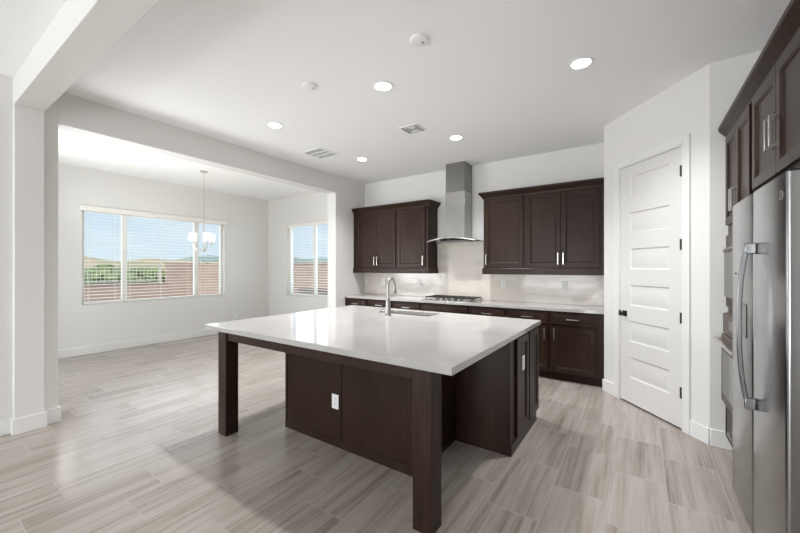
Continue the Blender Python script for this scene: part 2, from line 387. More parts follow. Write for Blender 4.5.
# baseboards
BH, BT = 0.135, 0.015
def base_board(name, boxes, label):
    mb = MB()
    for b in boxes: mb.box(*b[:4], 0, BH)
    return struct(name, mb, 'trim', label, 'baseboard', 0.004)
base_board('baseboard_nook', [(XN, XN+BT, 0.75, YB), (XN+BT, -4.63, YB-BT, YB)], 'white baseboard along the nook walls under both windows')
base_board('baseboard_left', [(XL, XL+BT, 0.815, OP[0]+BT), (-4.63, XL, OP[0], OP[0]+BT)], 'white baseboard at the near edge of the nook opening')
base_board('baseboard_pilaster', [(-4.385, -4.385+BT, 0.63-BT, 0.815+BT), (-4.45+BT, -4.385, 0.63-BT, 0.63)], 'white baseboard stepping out around the grey pilaster')
base_board('baseboard_great_room', [(-4.45, -4.45+BT, -0.7, 0.63)], 'white baseboard of the wall in front of the pilaster')
base_board('baseboard_opening', [(-4.63, XL+BT, OP[1]-BT, OP[1]), (XL, XL+BT, OP[1], 4.74)], 'white baseboard at the far edge of the nook opening')
CA0, CA1, CZ = 0.172, 1.088, 2.555
mb = MB(PF).box(-0.012, CA0, 0, BT, 0, BH).box(CA1, PL+0.006, 0, BT, 0, BH)
struct('baseboard_pantry', mb, 'trim', 'white baseboard pieces either side of the pantry door', 'baseboard', 0.004)
mb = MB(); prism(mb, [(P1.x+0.004, P1.y-BT), (0.60, P1.y-BT-0.003), (0.60, P1.y), (P1.x, P1.y)], 0, BH)
struct('baseboard_pantry_side', mb, 'trim', 'white baseboard of the narrow wall by the oven tower', 'baseboard', 0.004)
mb = MB(PF)
for (a0, a1, z0, z1) in ((CA0, DA0, 0, CZ), (DA1, CA1, 0, CZ), (DA0, DA1, DZ, CZ)):
    mb.box(a0, a1, 0, 0.017, z0, z1)
mb.box(DA0, DA0+0.012, -0.12, 0.012, 0, DZ).box(DA1-0.012, DA1, -0.12, 0.012, 0, DZ).box(DA0, DA1, -0.12, 0.012, DZ-0.012, DZ)
struct('trim_pantry_casing', mb, 'trim', 'flat white casing framing the pantry door', 'trim', 0.003)

# pantry door
d = thing('door_1', (P0.x+PU.x*0.64, P0.y+PU.y*0.64, 0), 'white six-panel pantry door with black knob and hinges', 'door', None, 'structure')
A0, A1, Z0, Z1 = DA0+0.014, DA1-0.014, 0.018, DZ-0.015
pa0, pa1 = 0.395, 0.875; tops = [2.365-0.375*i for i in range(6)]; ph = 0.215
DF = ((P0.x+PN.x*(-0.036), P0.y+PN.y*(-0.036), 0), (PU.x, PU.y), (PN.x, PN.y)); T = 0.036
mb = MB(DF).box(A0, pa0, 0, T, Z0, Z1).box(pa1, A1, 0, T, Z0, Z1)
prev = Z1
for t in tops:
    mb.box(pa0, pa1, 0, T, t, prev); prev = t-ph
mb.box(pa0, pa1, 0, T, Z0, prev)
for t in tops:
    z0, z1 = t-ph, t
    rings = [[(pa0+i, o, z0+i), (pa1-i, o, z0+i), (pa1-i, o, z1-i), (pa0+i, o, z1-i)] for i, o in ((0, T), (0.012, T-0.010), (0.020, T-0.010), (0.045, T-0.003))]
    vr = [mb.vs(r) for r in rings]
    for a, b in zip(vr[:-1], vr[1:]):
        for i in range(4): mb.bm.faces.new((a[i], a[(i+1) % 4], b[(i+1) % 4], b[i]))
    mb.bm.faces.new(vr[-1])
mb.build('door_slab', 'door', d)
for z in (2.26, 1.62, 0.98, 0.33):
    MB(PF).box(A1-0.014, A1+0.004, -0.003, 0.0155, z-0.048, z+0.048).build('hinge', 'black', d, 0.002)
k = MB(DF).box(A0+0.035, A0+0.095, T-0.002, T+0.008, 0.905, 0.965).build('knob_plate', 'black', d, 0.003)
mb = MB(); kc = Vector((P0.x, P0.y)) + PU*(A0+0.065); rings = []
for r, o in ((0.012, 0.0), (0.012, 0.03), (0.020, 0.032), (0.025, 0.038), (0.025, 0.050), (0.018, 0.055)):
    rings.append([(kc.x+PN.x*(o+0.006)+PU.x*r*math.cos(2*math.pi*i/20), kc.y+PN.y*(o+0.006)+PU.y*r*math.cos(2*math.pi*i/20), 0.935+r*math.sin(2*math.pi*i/20)) for i in range(20)])
mb.loft(rings).build('knob', 'black', d)
MB(PF).box(A0-0.012, A0+0.001, -0.03, 0.013, 0.905, 0.965).build('strike_plate', 'black', d, 0.001)

# ------------------------------------------------------------------ windows
def window(name, label, axis, w, plane, mull):
    a0, a1, z0, z1 = w
    root_loc = (plane-0.12, (a0+a1)/2, z0) if axis == 'x' else ((a0+a1)/2, plane+0.12, z0)
    root = thing(name, root_loc, label, 'window', None, 'structure')
    fr = ((plane-0.14, 0, 0), (0, 1), (1, 0)) if axis == 'x' else ((0, plane+0.14, 0), (1, 0), (0, -1))
    g = 0.001
    mb = MB(fr).box(a0+g, a0+0.05, 0, 0.06, z0+g, z1-g).box(a1-0.05, a1-g, 0, 0.06, z0+g, z1-g).box(a0+0.05, a1-0.05, 0, 0.06, z0+g, z0+0.05).box(a0+0.05, a1-0.05, 0, 0.06, z1-0.05, z1-g)
    mb.build('window_frame', 'vinyl', root, 0.003)
    edges = [a0+0.05]
    for m0, m1 in mull:
        MB(fr).box(m0, m1, 0, 0.065, z0+0.05, z1-0.05).build('mullion', 'vinyl', root, 0.003); edges += [m0, m1]
    edges.append(a1-0.05)
    for e0, e1 in zip(edges[::2], edges[1::2]):
        MB(fr).box(e0, e1, 0.026, 0.032, z0+0.05, z1-0.05).build('pane', 'glass', root)
    MB(fr).box(a0+g, a1-g, 0.06, 0.139, z0+g, z0+0.012).build('sill', 'trim', root, 0.002)
    return root
window('window_1', 'wide three-pane nook window beyond the chandelier', 'x', W1, XN, [(2.385, 2.46), (3.605, 3.685)])
window('window_2', 'narrower two-pane nook window seen beside the far opening edge', 'y', W2, YB, [(-5.965, -5.905)])

def blind(name, label, group, axis, a0, a1, z0, z1, plane, wand=False, val=True):
    root_loc = (plane-0.04, (a0+a1)/2, z0) if axis == 'x' else ((a0+a1)/2, plane+0.04, z0)
    root = thing(name, root_loc, label, 'blind', group)
    fr = ((plane-0.038, 0, 0), (0, 1), (1, 0)) if axis == 'x' else ((0, plane+0.038, 0), (1, 0), (0, -1))
    if val: MB(fr).box(a0, a1, 0.020, 0.034, z1-0.075, z1).build('valance', 'blind', root, 0.003)
    MB(fr).box(a0, a1, -0.025, 0.019, z1-0.05, z1-0.005).build('head_rail', 'blind', root)
    mb = MB(fr); pitch = 0.057; n = int((z1-0.07-(z0+0.03))/pitch); tl = math.tan(R(5.5))
    for i in range(n+1):
        z = z0+0.035+i*pitch; hw = 0.029
        rings = []
        for a in (a0+0.004, a1-0.004):
            rings.append([(a, hw, z-hw*tl-0.0015), (a, 0, z+0.0015), (a, -hw, z+hw*tl-0.0015), (a, -hw, z+hw*tl+0.0015), (a, 0, z+0.0045), (a, hw, z-hw*tl+0.0015)])
        mb.loft(rings)
    mb.build('slats', 'blind', root, smooth=0)
    MB(fr).box(a0+0.004, a1-0.004, -0.027, 0.027, z0+0.002, z0+0.022).build('bottom_rail', 'blind', root, 0.003)
    mb = MB(fr); k = 2 if a1-a0 < 0.8 else 3
    for i in range(k):
        a = a0+0.08+(a1-a0-0.16)*i/(k-1)
        for o in (-0.030, 0.030): mb.box(a-0.002, a+0.002, o-0.0008, o+0.0008, z0+0.02, z1-0.05)
    mb.build('ladder_cords', 'blind', root)
    if wand:
        MB(fr).box(a1-0.016, a1-0.010, 0.052, 0.058, z0-0.10, z1-0.08).build('pull_cord', 'plastic', root)
        MB(fr).box(a1-0.026, a1, 0.044, 0.066, z0-0.14, z0-0.10).build('tassel', 'plastic', root, 0.004)
    return root
bg = 'white slatted blinds on the wide nook window'
blind('window_blind', 'narrow white slatted blind on the near pane of the wide window', bg, 'x', W1[0]+0.012, 2.355, W1[2]+0.014, W1[3]-0.003, XN, False, False)
blind('window_blind', 'widest white slatted blind, on the middle pane of the wide window', bg, 'x', 2.405, 3.555, W1[2]+0.014, W1[3]-0.003, XN, False, False)
blind('window_blind', 'narrow white slatted blind behind the chandelier shades', bg, 'x', 3.61, W1[1]-0.02, W1[2]+0.014, W1[3]-0.003, XN, True, False)
blind('window_blind', 'white slatted blind on the two-pane window in the nook back wall', None, 'y', W2[0]+0.012, W2[1]-0.012, W2[2]+0.014, W2[3]-0.003, YB)
tag(MB().box(XN+0.0005, XN+0.038, 1.785, 4.235, 2.350, 2.428).build('window_valance', 'blind', None, 0.004), 'long pale valance over the top of the wide nook window', 'valance')
# unseen glass doors, added as openings for the fill lights
def glass_door(name, label, fr, a0, a1, z1):
    root = thing(name, (fr[0][0]+fr[1][0]*(a0+a1)/2, fr[0][1]+fr[1][1]*(a0+a1)/2, 0), label, 'door', None, 'structure')
    n = 3; w = (a1-a0)/n
    for i in range(n):
        b0, b1 = a0+i*w, a0+(i+1)*w
        mb = MB(fr).box(b0+0.001, b0+0.06, 0, 0.05, 0.001, z1-0.001).box(b1-0.06, b1-0.001, 0, 0.05, 0.001, z1-0.001).box(b0+0.06, b1-0.06, 0, 0.05, 0.001, 0.08).box(b0+0.06, b1-0.06, 0, 0.05, z1-0.07, z1-0.001)
        mb.build('door_frame', 'vinyl', root)
        MB(fr).box(b0+0.06, b1-0.06, 0.022, 0.028, 0.08, z1-0.07).build('pane', 'glass', root)
    return root
glass_door('door_2', 'added sliding glass doors at the far end of the great room', ((0, YG-0.12, 0), (1, 0), (0, 1)), GB[0], GB[1], GB[3])
glass_door('door_3', 'added sliding glass doors in the great room side wall', ((-4.58, 0, 0), (0, 1), (1, 0)), GL[0], GL[1], GL[3])

glass_door('door_4', 'added sliding glass door on the unseen near side of the nook', ((0, 0.62, 0), (1, 0), (0, 1)), GN[0], GN[1], GN[3])  # added door that gives the nook fill light an opening

# ------------------------------------------------------------------ back wall kitchen
BX = [XL, -3.906, -3.36, -2.82, -2.026, -1.48, -0.935, P0.x]
YF = 4.745                        # base cabinet face
mb = MB().box(XL+0.001, P0.x-0.001, YB-0.010, YB, 0.916, 1.345).box(-2.83, -1.897, YB-0.010, YB, 1.345, 1.83)
tag(mb.build('backsplash', 'tile'), 'glossy cream subway tile backsplash behind the cooktop', 'backsplash', None, 'structure')
base_labels = ['dark base cabinet tucked against the left wall corner', 'dark base cabinet second from the left wall corner', 'dark base cabinet just left of the cooktop cabinet',
               'wide dark base cabinet with plain front under the cooktop', 'dark base cabinet just right of the cooktop cabinet', 'dark base cabinet half hidden by the far island corner', 'dark base cabinet with fully visible door beside the pantry wall']
base_cabs = []
for i in range(7):
    x0, x1 = BX[i], BX[i+1]
    r = thing('base_cabinet', ((x0+x1)/2, YB-0.3, 0), base_labels[i], 'cabinet', 'dark base cabinets along the back wall')
    base_cabs.append(r)
    g = 0.0006
    MB().box(x0+g, x1-g, YF, YB-0.011, 0.10, 0.874).build('carcass', 'wood', r, 0.002)
    MB().box(x0+g, x1-g, YF+0.06, YB-0.011, 0.0005, 0.10).build('toe_kick', 'wood', r)
    fr = FB(YF); l, rr_ = x0+0.022, x1-0.022
    if i == 0: l = x0+0.03
    if i == 6: rr_ = x1-0.09
    q = shaker(fr, l, rr_, 0.712, 0.85, r, 'drawer_front', FLAT)
    if i != 3: pull(fr, (l+rr_)/2, 0.782, 0.14, False, q)
    if i == 3:
        mid = (l+rr_)/2
        for (a, b, hx) in ((l, mid-0.002, mid-0.035), (mid+0.002, rr_, mid+0.035)):
            q = shaker(fr, a, b, 0.115, 0.675, r); pull(fr, hx, 0.585, 0.14, True, q)
    else:
        q = shaker(fr, l, rr_, 0.115, 0.675, r)
        pull(fr, l+0.035 if i != 5 else rr_-0.035, 0.585, 0.14, True, q)
mb = MB().box(XL+0.001, P0.x-0.001, YF-0.028, YB-0.011, 0.8745, 0.914)
tag(mb.build('countertop', 'quartz', None, 0.003), 'long white quartz countertop along the back wall', 'countertop')

YU = 4.97
CROWN = [(0.0, 2.42), (0.012, 2.42), (0.014, 2.435), (0.03, 2.455), (0.05, 2.478), (0.058, 2.49), (0.06, 2.512), (0.0, 2.512)]
RAIL = [(0.0, 1.322), (0.016, 1.322), (0.016, 1.402), (0.010, 1.412), (0.0, 1.412)]
def upper(x0, x1, splits, hpos, label, ret_l=False, ret_r=False, pad_l=0.022, pad_r=0.022):
    r = thing('upper_cabinet', ((x0+x1)/2, YB-0.16, 1.335), label, 'cabinet', 'dark upper cabinets on the back wall')
    g = 0.0006
    MB().box(x0+g, x1-g, YU, YB-0.0005, 1.345, 2.47).build('carcass', 'wood', r, 0.0015)
    for prof, nm in ((CROWN, 'crown_moulding'), (RAIL, 'light_rail')):
        path = []
        if ret_l: path += [(x0, YB-0.001, -1, 0), (x0, YU, -1, -1)]
        else: path += [(x0+g, YU, 0, -1)]
        if ret_r: path += [(x1, YU, 1, -1), (x1, YB-0.001, 1, 0)]
        else: path += [(x1-g, YU, 0, -1)]
        MB().crown(path, prof).build(nm, 'wood', r, smooth=25)
    fr = FB(YU); ed = [x0+pad_l] + splits + [x1-pad_r]
    for k in range(len(ed)-1):
        a, b = ed[k]+(0.002 if k else 0), ed[k+1]-(0.002 if k < len(ed)-2 else 0)
        q = shaker(fr, a, b, 1.425, 2.415, r)
        pull(fr, a+0.03 if hpos[k] == 'l' else b-0.03, 1.535, 0.15, True, q)
    return r
upper(XL+0.001, -3.442, [-3.88], 'rl', 'two-door dark upper cabinet against the left wall corner', pad_l=0.06)
upper(-3.442, -2.828, [], 'r', 'single-door dark upper cabinet just left of the range hood', ret_r=True, pad_r=0.05)
upper(-1.893, -1.302, [], 'l', 'single-door dark upper cabinet just right of the range hood', ret_l=True)
upper(-1.302, P0.x-0.001, [-0.842], 'rl', 'two-door dark upper cabinet beside the pantry wall', pad_r=0.065)

# range hood
HX = -2.372
hd = thing('range_hood', (HX, YB-0.15, 1.80), 'stainless steel chimney range hood above the cooktop', 'range hood')
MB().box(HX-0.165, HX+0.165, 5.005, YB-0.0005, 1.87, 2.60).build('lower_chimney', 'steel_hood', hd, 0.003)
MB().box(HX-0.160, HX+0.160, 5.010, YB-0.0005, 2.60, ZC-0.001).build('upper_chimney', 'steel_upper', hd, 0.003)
rings = []
for i in range(25):
    t = -1+2*i/24; x = HX-0.022+0.405*t; zc = 1.815+0.05*(1-t*t); yf = 4.83+0.045*t*t
    rings.append([(x, yf, zc), (x, YB-0.011, zc), (x, YB-0.011, zc+0.018), (x, yf, zc+0.018)])
MB().loft(rings).build('canopy', 'steel_hood', hd, smooth=40)
mb = MB().loft([[(HX-0.24, 4.93, 1.835), (HX+0.24, 4.93, 1.835), (HX+0.24, YB-0.015, 1.835), (HX-0.24, YB-0.015, 1.835)], [(HX-0.17, 5.0, 1.89), (HX+0.17, 5.0, 1.89), (HX+0.17, YB-0.015, 1.89), (HX-0.17, YB-0.015, 1.89)]])
mb.build('hood_base', 'steel_hood', hd)
MB().box(HX-0.22, HX+0.22, 4.95, 5.22, 1.828, 1.836).build('grease_filter', 'steel_dark', hd)
for i in range(4): MB().lathe((HX-0.06+0.04*i, 4.93, 1.845), [(0.008, 0), (0.008, -0.012)], 12, 'y').build('button', 'black', hd)

# cooktop
ck = thing('cooktop', (-2.42, 5.0, 0.914), 'black grated gas cooktop set in the back counter', 'cooktop')
MB().box(-2.83, -2.01, 4.79, 5.245, 0.9145, 0.924).build('tray', 'steel_hood', ck, 0.004)
burn = [(-2.68, 5.13), (-2.68, 4.95), (-2.42, 5.06), (-2.16, 5.13), (-2.16, 4.95)]
for bx_, by_ in burn:
    q = MB().lathe((bx_, by_, 0.924), [(0.055, 0), (0.055, 0.006), (0.04, 0.012), (0.04, 0.018)], 20).build('burner', 'nickel', ck)
    MB().lathe((bx_, by_, 0.942), [(0.034, 0), (0.034, 0.006), (0.026, 0.009)], 20).build('burner_cap', 'iron', q)
for gx0, gx1 in ((-2.815, -2.555), (-2.548, -2.292), (-2.285, -2.025)):
    mb = MB(); y0, y1 = 4.865, 5.235; zt, zb = 0.964, 0.950; w = 0.011
    for x in (gx0, (gx0+gx1)/2-w/2, gx1-w): mb.box(x, x+w, y0, y1, zb, zt)
    for y in (y0, (y0+y1)/2-w/2, y1-w, y0+0.09, y1-0.10): mb.box(gx0, gx1, y, y+w, zb, zt)
    for x in (gx0, gx1-w):
        for y in (y0, y1-w): mb.box(x, x+w, y, y+w, 0.924, zb)
    mb.build('grate', 'iron', ck, 0.002)
for i in range(5):
    q = MB().lathe((-2.62+0.10*i, 4.826, 0.924), [(0.019, 0), (0.021, 0.004), (0.017, 0.024), (0.013, 0.027)], 20).build('knob', 'nickel', ck)

# ------------------------------------------------------------------ island
isl = thing('kitchen_island', (-2.0, 2.6, 0), 'dark brown kitchen island base with two square legs and seating overhang', 'island')
IX0, IXs, IX1, IY0, IYs, IY1 = -2.612, -1.255, -0.800, 2.040, 2.66, 3.50
mb = MB()
poly = [(IX0, IY0), (IXs, IY0), (IXs, IYs), (IX1, IYs), (IX1, IY1), (IX0, IY1)]
prism(mb, poly, 0.10, 0.872)
mb.build('carcass', 'wood', isl, 0.0015)
mb = MB(); prism(mb, [(IX0, IY0), (IXs, IY0), (IXs, IYs), (IX1, IYs), (IX1, IY1-0.07), (IX0, IY1-0.07)], 0.0005, 0.10)
mb.build('plinth', 'wood', isl)
fr = FB(IY0)
MB(fr).box(IX0, -1.948, 0, 0.012, 0.0, 0.872).build('back_panel', 'wood', isl, 0.0015)
MB(fr).box(-1.942, IXs, 0, 0.012, 0.0, 0.872).build('back_panel', 'wood', isl, 0.0015)
mb = MB(fr).box(IX0, IX0+0.022, 0.012, 0.018, 0.055, 0.872).box(-1.952, -1.932, 0.012, 0.018, 0.055, 0.872).box(IX0, IXs+0.006, 0.012, 0.020, 0, 0.055)
mb.box(IXs-0.022, IXs, 0.012, 0.018, 0.055, 0.872)
mb.build('panel_trim', 'wood', isl, 0.0015)
mb = MB(FE(IXs)).box(IY0-0.02, IYs, 0, 0.008, 0, 0.06); mb.build('base_trim', 'wood', isl, 0.0015)
mb = MB().box(IXs+0.008, IX1, IYs-0.012, IYs, 0, 0.872); mb.build('side_panel', 'wood', isl, 0.0015)
fe = FE(IX1)
MB(fe).box(IYs-0.012, IY1-0.07, 0, 0.008, 0, 0.085).build('base_trim', 'wood', isl, 0.0015)
shaker(fe, 2.775, 3.115, 0.10, 0.862, isl, 'end_panel'); shaker(fe, 3.150, 3.475, 0.10, 0.862, isl, 'end_panel')
for lx in (-2.985, -1.018):
    MB().box(lx, lx+0.118, 1.620, 1.732, 0.0005, 0.872).build('leg', 'wood', isl, 0.0025)
MB().box(-2.866, -1.019, 1.634, 1.659, 0.805, 0.872).build('apron', 'wood', isl, 0.0015)
MB().box(-2.975, -2.950, 1.733, IY1-0.02, 0.805, 0.872).build('apron', 'wood', isl, 0.0015)
MB().box(-2.949, IX0, 3.455, 3.48, 0.805, 0.872).build('apron', 'wood', isl, 0.0015)
# doors and drawers on the working side of the island
fy_ = ((0, IY1, 0), (1, 0), (0, 1))
xs = [IX0+0.02, -2.16, -1.71, -1.27, IX1-0.02]
for a, b in zip(xs[:-1], xs[1:]):
    q = shaker(fy_, a+0.004, b-0.004, 0.115, 0.675, isl); pull(fy_, b-0.04, 0.585, 0.14, True, q)
    shaker(fy_, a+0.004, b-0.004, 0.712, 0.85, isl, 'drawer_front', FLAT)
# island worktop with sink cut-out
TX, TY = [-3.198, -2.46, -1.80, -0.780], [1.614, 3.17, 3.46, 3.562]
mb = MB(); bm = mb.bm; zt, zb = 0.914, 0.8725
def gridv(z): return [[bm.verts.new((x, y, z)) for y in TY] for x in TX]
gt, gb = gridv(zt), gridv(zb)
for i in range(3):
    for j in range(3):
        if (i, j) == (1, 1): continue
        bm.faces.new((gt[i][j], gt[i+1][j], gt[i+1][j+1], gt[i][j+1])); bm.faces.new((gb[i][j], gb[i+1][j], gb[i+1][j+1], gb[i][j+1]))
for seq in ([(i, 0) for i in range(4)], [(i, 3) for i in range(4)], [(0, j) for j in range(4)], [(3, j) for j in range(4)], [(1, 1), (2, 1), (2, 2), (1, 2), (1, 1)]):
    for (a, b) in zip(seq[:-1], seq[1:]): bm.faces.new((gt[a[0]][a[1]], gt[b[0]][b[1]], gb[b[0]][b[1]], gb[a[0]][a[1]]))
top = tag(mb.build('countertop', 'quartz', None, 0.003), 'large white quartz island countertop reflecting the windows', 'countertop')
sk = MB(); rings = []
for ins, z in ((-0.012, 0.8718), (0.0, 0.8718), (0.006, 0.70), (0.04, 0.672)):
    rings.append([(TX[1]+ins, TY[1]+ins, z), (TX[2]-ins, TY[1]+ins, z), (TX[2]-ins, TY[2]-ins, z), (TX[1]+ins, TY[2]-ins, z)])
vr = [sk.vs(r) for r in rings]
for a, b in zip(vr[:-1], vr[1:]):
    for i in range(4): sk.bm.faces.new((a[i], a[(i+1) % 4], b[(i+1) % 4], b[i]))
sk.bm.faces.new(vr[-1])
sink = thing('undermount_sink', ((TX[1]+TX[2])/2, (TY[1]+TY[2])/2, 0.672), 'undermount sink sunk in the island top behind the faucet', 'sink')
sk.build('basin', 'sinkwhite', sink); MB().lathe(((TX[1]+TX[2])/2, (TY[1]+TY[2])/2, 0.672), [(0.045, 0.0005), (0.045, 0.004), (0.03, 0.002)], 20).build('drain', 'nickel', sink)

# faucet
fx_, fy0 = -2.19, 3.0
fc = thing('faucet', (fx_, fy0, 0.914), 'brushed nickel gooseneck faucet on the island top', 'faucet')
MB().lathe((fx_, fy0, 0.914), [(0.034, 0.0005), (0.034, 0.006), (0.031, 0.01), (0.029, 0.06), (0.023, 0.16), (0.016, 0.18)], 24).build('body', 'chrome', fc)
pts = [(fx_, fy0, 0.914+0.16), (fx_, fy0, 1.15), (fx_, fy0, 1.215)]
ra = 0.052
for k in range(1, 13):
    a = math.pi*k/12*0.97; pts.append((fx_+0.10*ra*(1-math.cos(a)), fy0+ra*(1-math.cos(a)), 1.215+0.092*math.sin(a)))
MB().tube(pts, 0.0125, 14).build('spout', 'chrome', fc)
ex, ey, ez = pts[-1]
MB().tube([(ex, ey, ez+0.01), (ex, ey+0.001, ez-0.03), (ex, ey+0.003, ez-0.07), (ex, ey+0.005, ez-0.085)], 0.015, 14, [0.0135, 0.017, 0.021, 0.017]).build('spray_head', 'chrome', fc)
MB().tube([(fx_-0.02, fy0-0.005, 0.985), (fx_-0.05, fy0-0.012, 0.985)], 0.012, 12).build('valve', 'chrome', fc)
MB().tube([(fx_-0.046, fy0-0.012, 0.985), (fx_-0.066, fy0-0.03, 0.975), (fx_-0.072, fy0-0.05, 0.945)], 0.006, 10).build('lever', 'chrome', fc)

# ------------------------------------------------------------------ fridge wall
XT = 0.572                      # tower and fridge-cabinet face
TY0, TY1 = 2.945, P1.y-0.022
tw = thing('oven_tower_cabinet', (0.9, (TY0+TY1)/2, 0), 'tall dark cabinet holding the built-in oven and microwave', 'cabinet')
MB().box(XT, XR-0.001, TY0, TY1, 0.10, 2.47).build('carcass', 'wood', tw, 0.002)
MB().box(XT+0.06, XR-0.001, TY0, TY1, 0.0005, 0.10).build('toe_kick', 'wood', tw)
ft = FR(XT); mid = (TY0+TY1)/2
for a, b, h in ((TY0+0.02, mid-0.002, mid-0.032), (mid+0.002, TY1-0.02, mid+0.032)):
    q = shaker(ft, a, b, 1.745, 2.415, tw); pull(ft, h, 1.895, 0.155, True, q)
q = shaker(ft, TY0+0.02, TY1-0.02, 0.12, 0.345, tw, 'drawer_front', FLAT); pull(ft, mid, 0.235, 0.16, False, q)
MB().crown([(XT, TY1, -1, 0), (XT, TY0+0.0005, -1, 0)], CROWN).build('crown_moulding', 'wood', tw, smooth=25)
mw = thing('built_in_microwave', (XT, mid, 1.12), 'built-in microwave set in the tall dark cabinet above the oven', 'microwave')
MB(ft).box(TY0+0.03, TY1-0.03, 0.0005, 0.018, 1.12, 1.665).build('trim_frame', 'steel_oven', mw, 0.003)
q = MB(ft).box(TY0+0.07, TY1-0.07, 0.018, 0.034, 1.20, 1.57).build('door', 'blackglass', mw, 0.003)
MB(ft).box(TY0+0.09, TY1-0.09, 0.034, 0.044, 1.535, 1.555).build('handle', 'steel_oven', q, 0.003)
mb = MB(ft)
for i in range(4): mb.box(TY0+0.08, TY1-0.08, 0.018, 0.022, 1.135+0.013*i, 1.141+0.013*i)
mb.build('vent_louvres', 'slot', mw)
ov = thing('wall_oven', (XT, mid, 0.37), 'built-in steel wall oven with bar handle beside the fridge', 'oven')
MB(ft).box(TY0+0.03, TY1-0.03, 0.0005, 0.02, 0.37, 1.075).build('chassis', 'steel_oven', ov, 0.003)
q = MB(ft).box(TY0+0.035, TY1-0.035, 0.02, 0.036, 0.925, 1.07).build('control_panel', 'steel_oven', ov, 0.003)
MB(ft).box(mid-0.12, mid+0.12, 0.036, 0.038, 0.965, 1.035).build('display', 'blackglass', q)
q = MB(ft).box(TY0+0.035, TY1-0.035, 0.02, 0.045, 0.40, 0.915).build('oven_door', 'steel_oven', ov, 0.004)
MB(ft).box(TY0+0.10, TY1-0.10, 0.045, 0.048, 0.47, 0.80).build('oven_window', 'blackglass', q)
mb = MB(ft).box(TY0+0.05, TY1-0.05, 0.075, 0.097, 0.865, 0.887)
for a in (TY0+0.09, TY1-0.115): mb.box(a, a+0.025, 0.044, 0.08, 0.867, 0.885)
mb.build('oven_handle', 'nickel', q, 0.004)

FY0, FY1 = 1.965, 2.925
fcab = thing('fridge_cabinet', (0.9, 2.44, 1.83), 'dark two-door cabinet over the refrigerator', 'cabinet')
MB().box(XT, XR-0.001, FY0-0.02, TY0-0.001, 1.83, 2.47).build('carcass', 'wood', fcab, 0.002)
for a, b, h in ((FY0, 2.458, 2.425), (2.462, 2.90, 2.497)):
    q = shaker(ft, a, b, 1.88, 2.415, fcab); pull(ft, h, 2.085, 0.155, True, q)
MB().crown([(XT, TY0-0.0005, -1, 0), (XT, FY0-0.02, -1, 0)], CROWN).build('crown_moulding', 'wood', fcab, smooth=25)

fg = thing('refrigerator', (0.85, 2.44, 0), 'stainless steel side-by-side refrigerator with a tall bowed handle', 'refrigerator')
MB().box(0.535, XR-0.02, FY0+0.005, FY1-0.005, 0.03, 1.76).build('cabinet_body', 'steel_dark', fg, 0.004)
MB().box(0.51, 0.56, FY0+0.02, FY1-0.02, 0.004, 0.075).build('toe_grille', 'rubber', fg, 0.003)
SEAM = 2.449
def fdoor(y0, y1, hy=None):
    rings = []
    n = 16
    for i in range(n+1):
        t = i/n; y = y0+(y1-y0)*t
        e0 = min(1, min(t, 1-t)*(y1-y0)/0.014); rad = 0.014*(1-math.sqrt(max(0, 1-(1-e0)**2)))
        rings.append((0.470+rad, y))
    ys = []
    for k in range(6): a = math.pi/2*k/5; ys.append((0.470+0.014*(1-math.sin(a)), y0+0.014*(1-math.cos(a))))
    prof = [(0.530, y0)] + ys + [(x, y0+y1-y) for x, y in reversed(ys)] + [(0.530, y1)]
    o = MB().loft([[(x, y, 0.08) for x, y in prof], [(x, y, 1.792) for x, y in prof]]).build('door', 'steel', fg, smooth=40)
    if hy is None: return o
    pts = []
    for i in range(21):
        t = i/20; z = 0.745+(1.53-0.745)*t; s = 1-abs(2*t-1)**2.6
        pts.append((0.440-0.030*s, hy, z))
    hb = MB().sweep(pts, 0.030, 0.020, (0, 1, 0)).build('handle', 'steel', o, 0.005)
    for z in (0.755, 1.515):
        MB().box(0.427, 0.4705, hy-0.017, hy+0.017, z-0.030, z+0.025).build('handle_bracket', 'steel', hb, 0.005)
    return o
d1 = fdoor(FY0, SEAM-0.002, SEAM-0.052); d2 = fdoor(SEAM+0.002, FY1)
MB().box(0.4665, 0.4705, 2.565, 2.755, 1.045, 1.225).build('dispenser_panel', 'blackglass', d2, 0.003)
q = MB().lathe((0.4705, 2.02, 1.708), [(0.019, 0.0), (0.019, -0.0025), (0.017, -0.003)], 24, 'x').build('badge', 'nickel', d1)
MB().lathe((0.4675, 2.02, 1.708), [(0.014, 0.0), (0.014, -0.0008)], 24, 'x').build('emblem', 'steel_dark', q)
MB().lathe((0.4705, 2.83, 1.385), [(0.006, 0.0), (0.006, -0.003)], 14, 'x').build('lock_dot', 'black', d2)
for y in (FY0+0.06, FY1-0.06):
    MB().box(0.485, 0.60, y-0.035, y+0.035, 1.7925, 1.806).build('hinge_cover', 'rubber', fg, 0.004)

# ------------------------------------------------------------------ outlets
def outlet(fr, a, z, label, group=None, w=0.072, h=0.115):
    root = thing('electrical_outlet', (fr[0][0]+fr[1][0]*a, fr[0][1]+fr[1][1]*a, z-h/2), label, 'outlet', group)
    MB(fr).box(a-w/2, a+w/2, 0.0005, 0.006, z-h/2, z+h/2).build('cover_plate', 'plastic', root, 0.002)
    f = MB(fr).box(a-0.017, a+0.017, 0.006, 0.008, z-0.034, z+0.034).build('socket', 'plastic', root, 0.001)
    mb = MB(fr)
    for dz in (-0.018, 0.018):
        for da in (-0.006, 0.006): mb.box(a+da-0.0012, a+da+0.0012, 0.0078, 0.0084, z+dz-0.005, z+dz+0.005)
    mb.build('slots', 'slot', f)
    return root
og = 'white outlets on the tile backsplash'
ft_ = FB(YB-0.010)
outlet(ft_, -3.97, 1.158, 'white outlet on the backsplash nearest the left wall corner', og)
outlet(ft_, -3.186, 1.158, 'white outlet on the backsplash between faucet and cooktop', og)
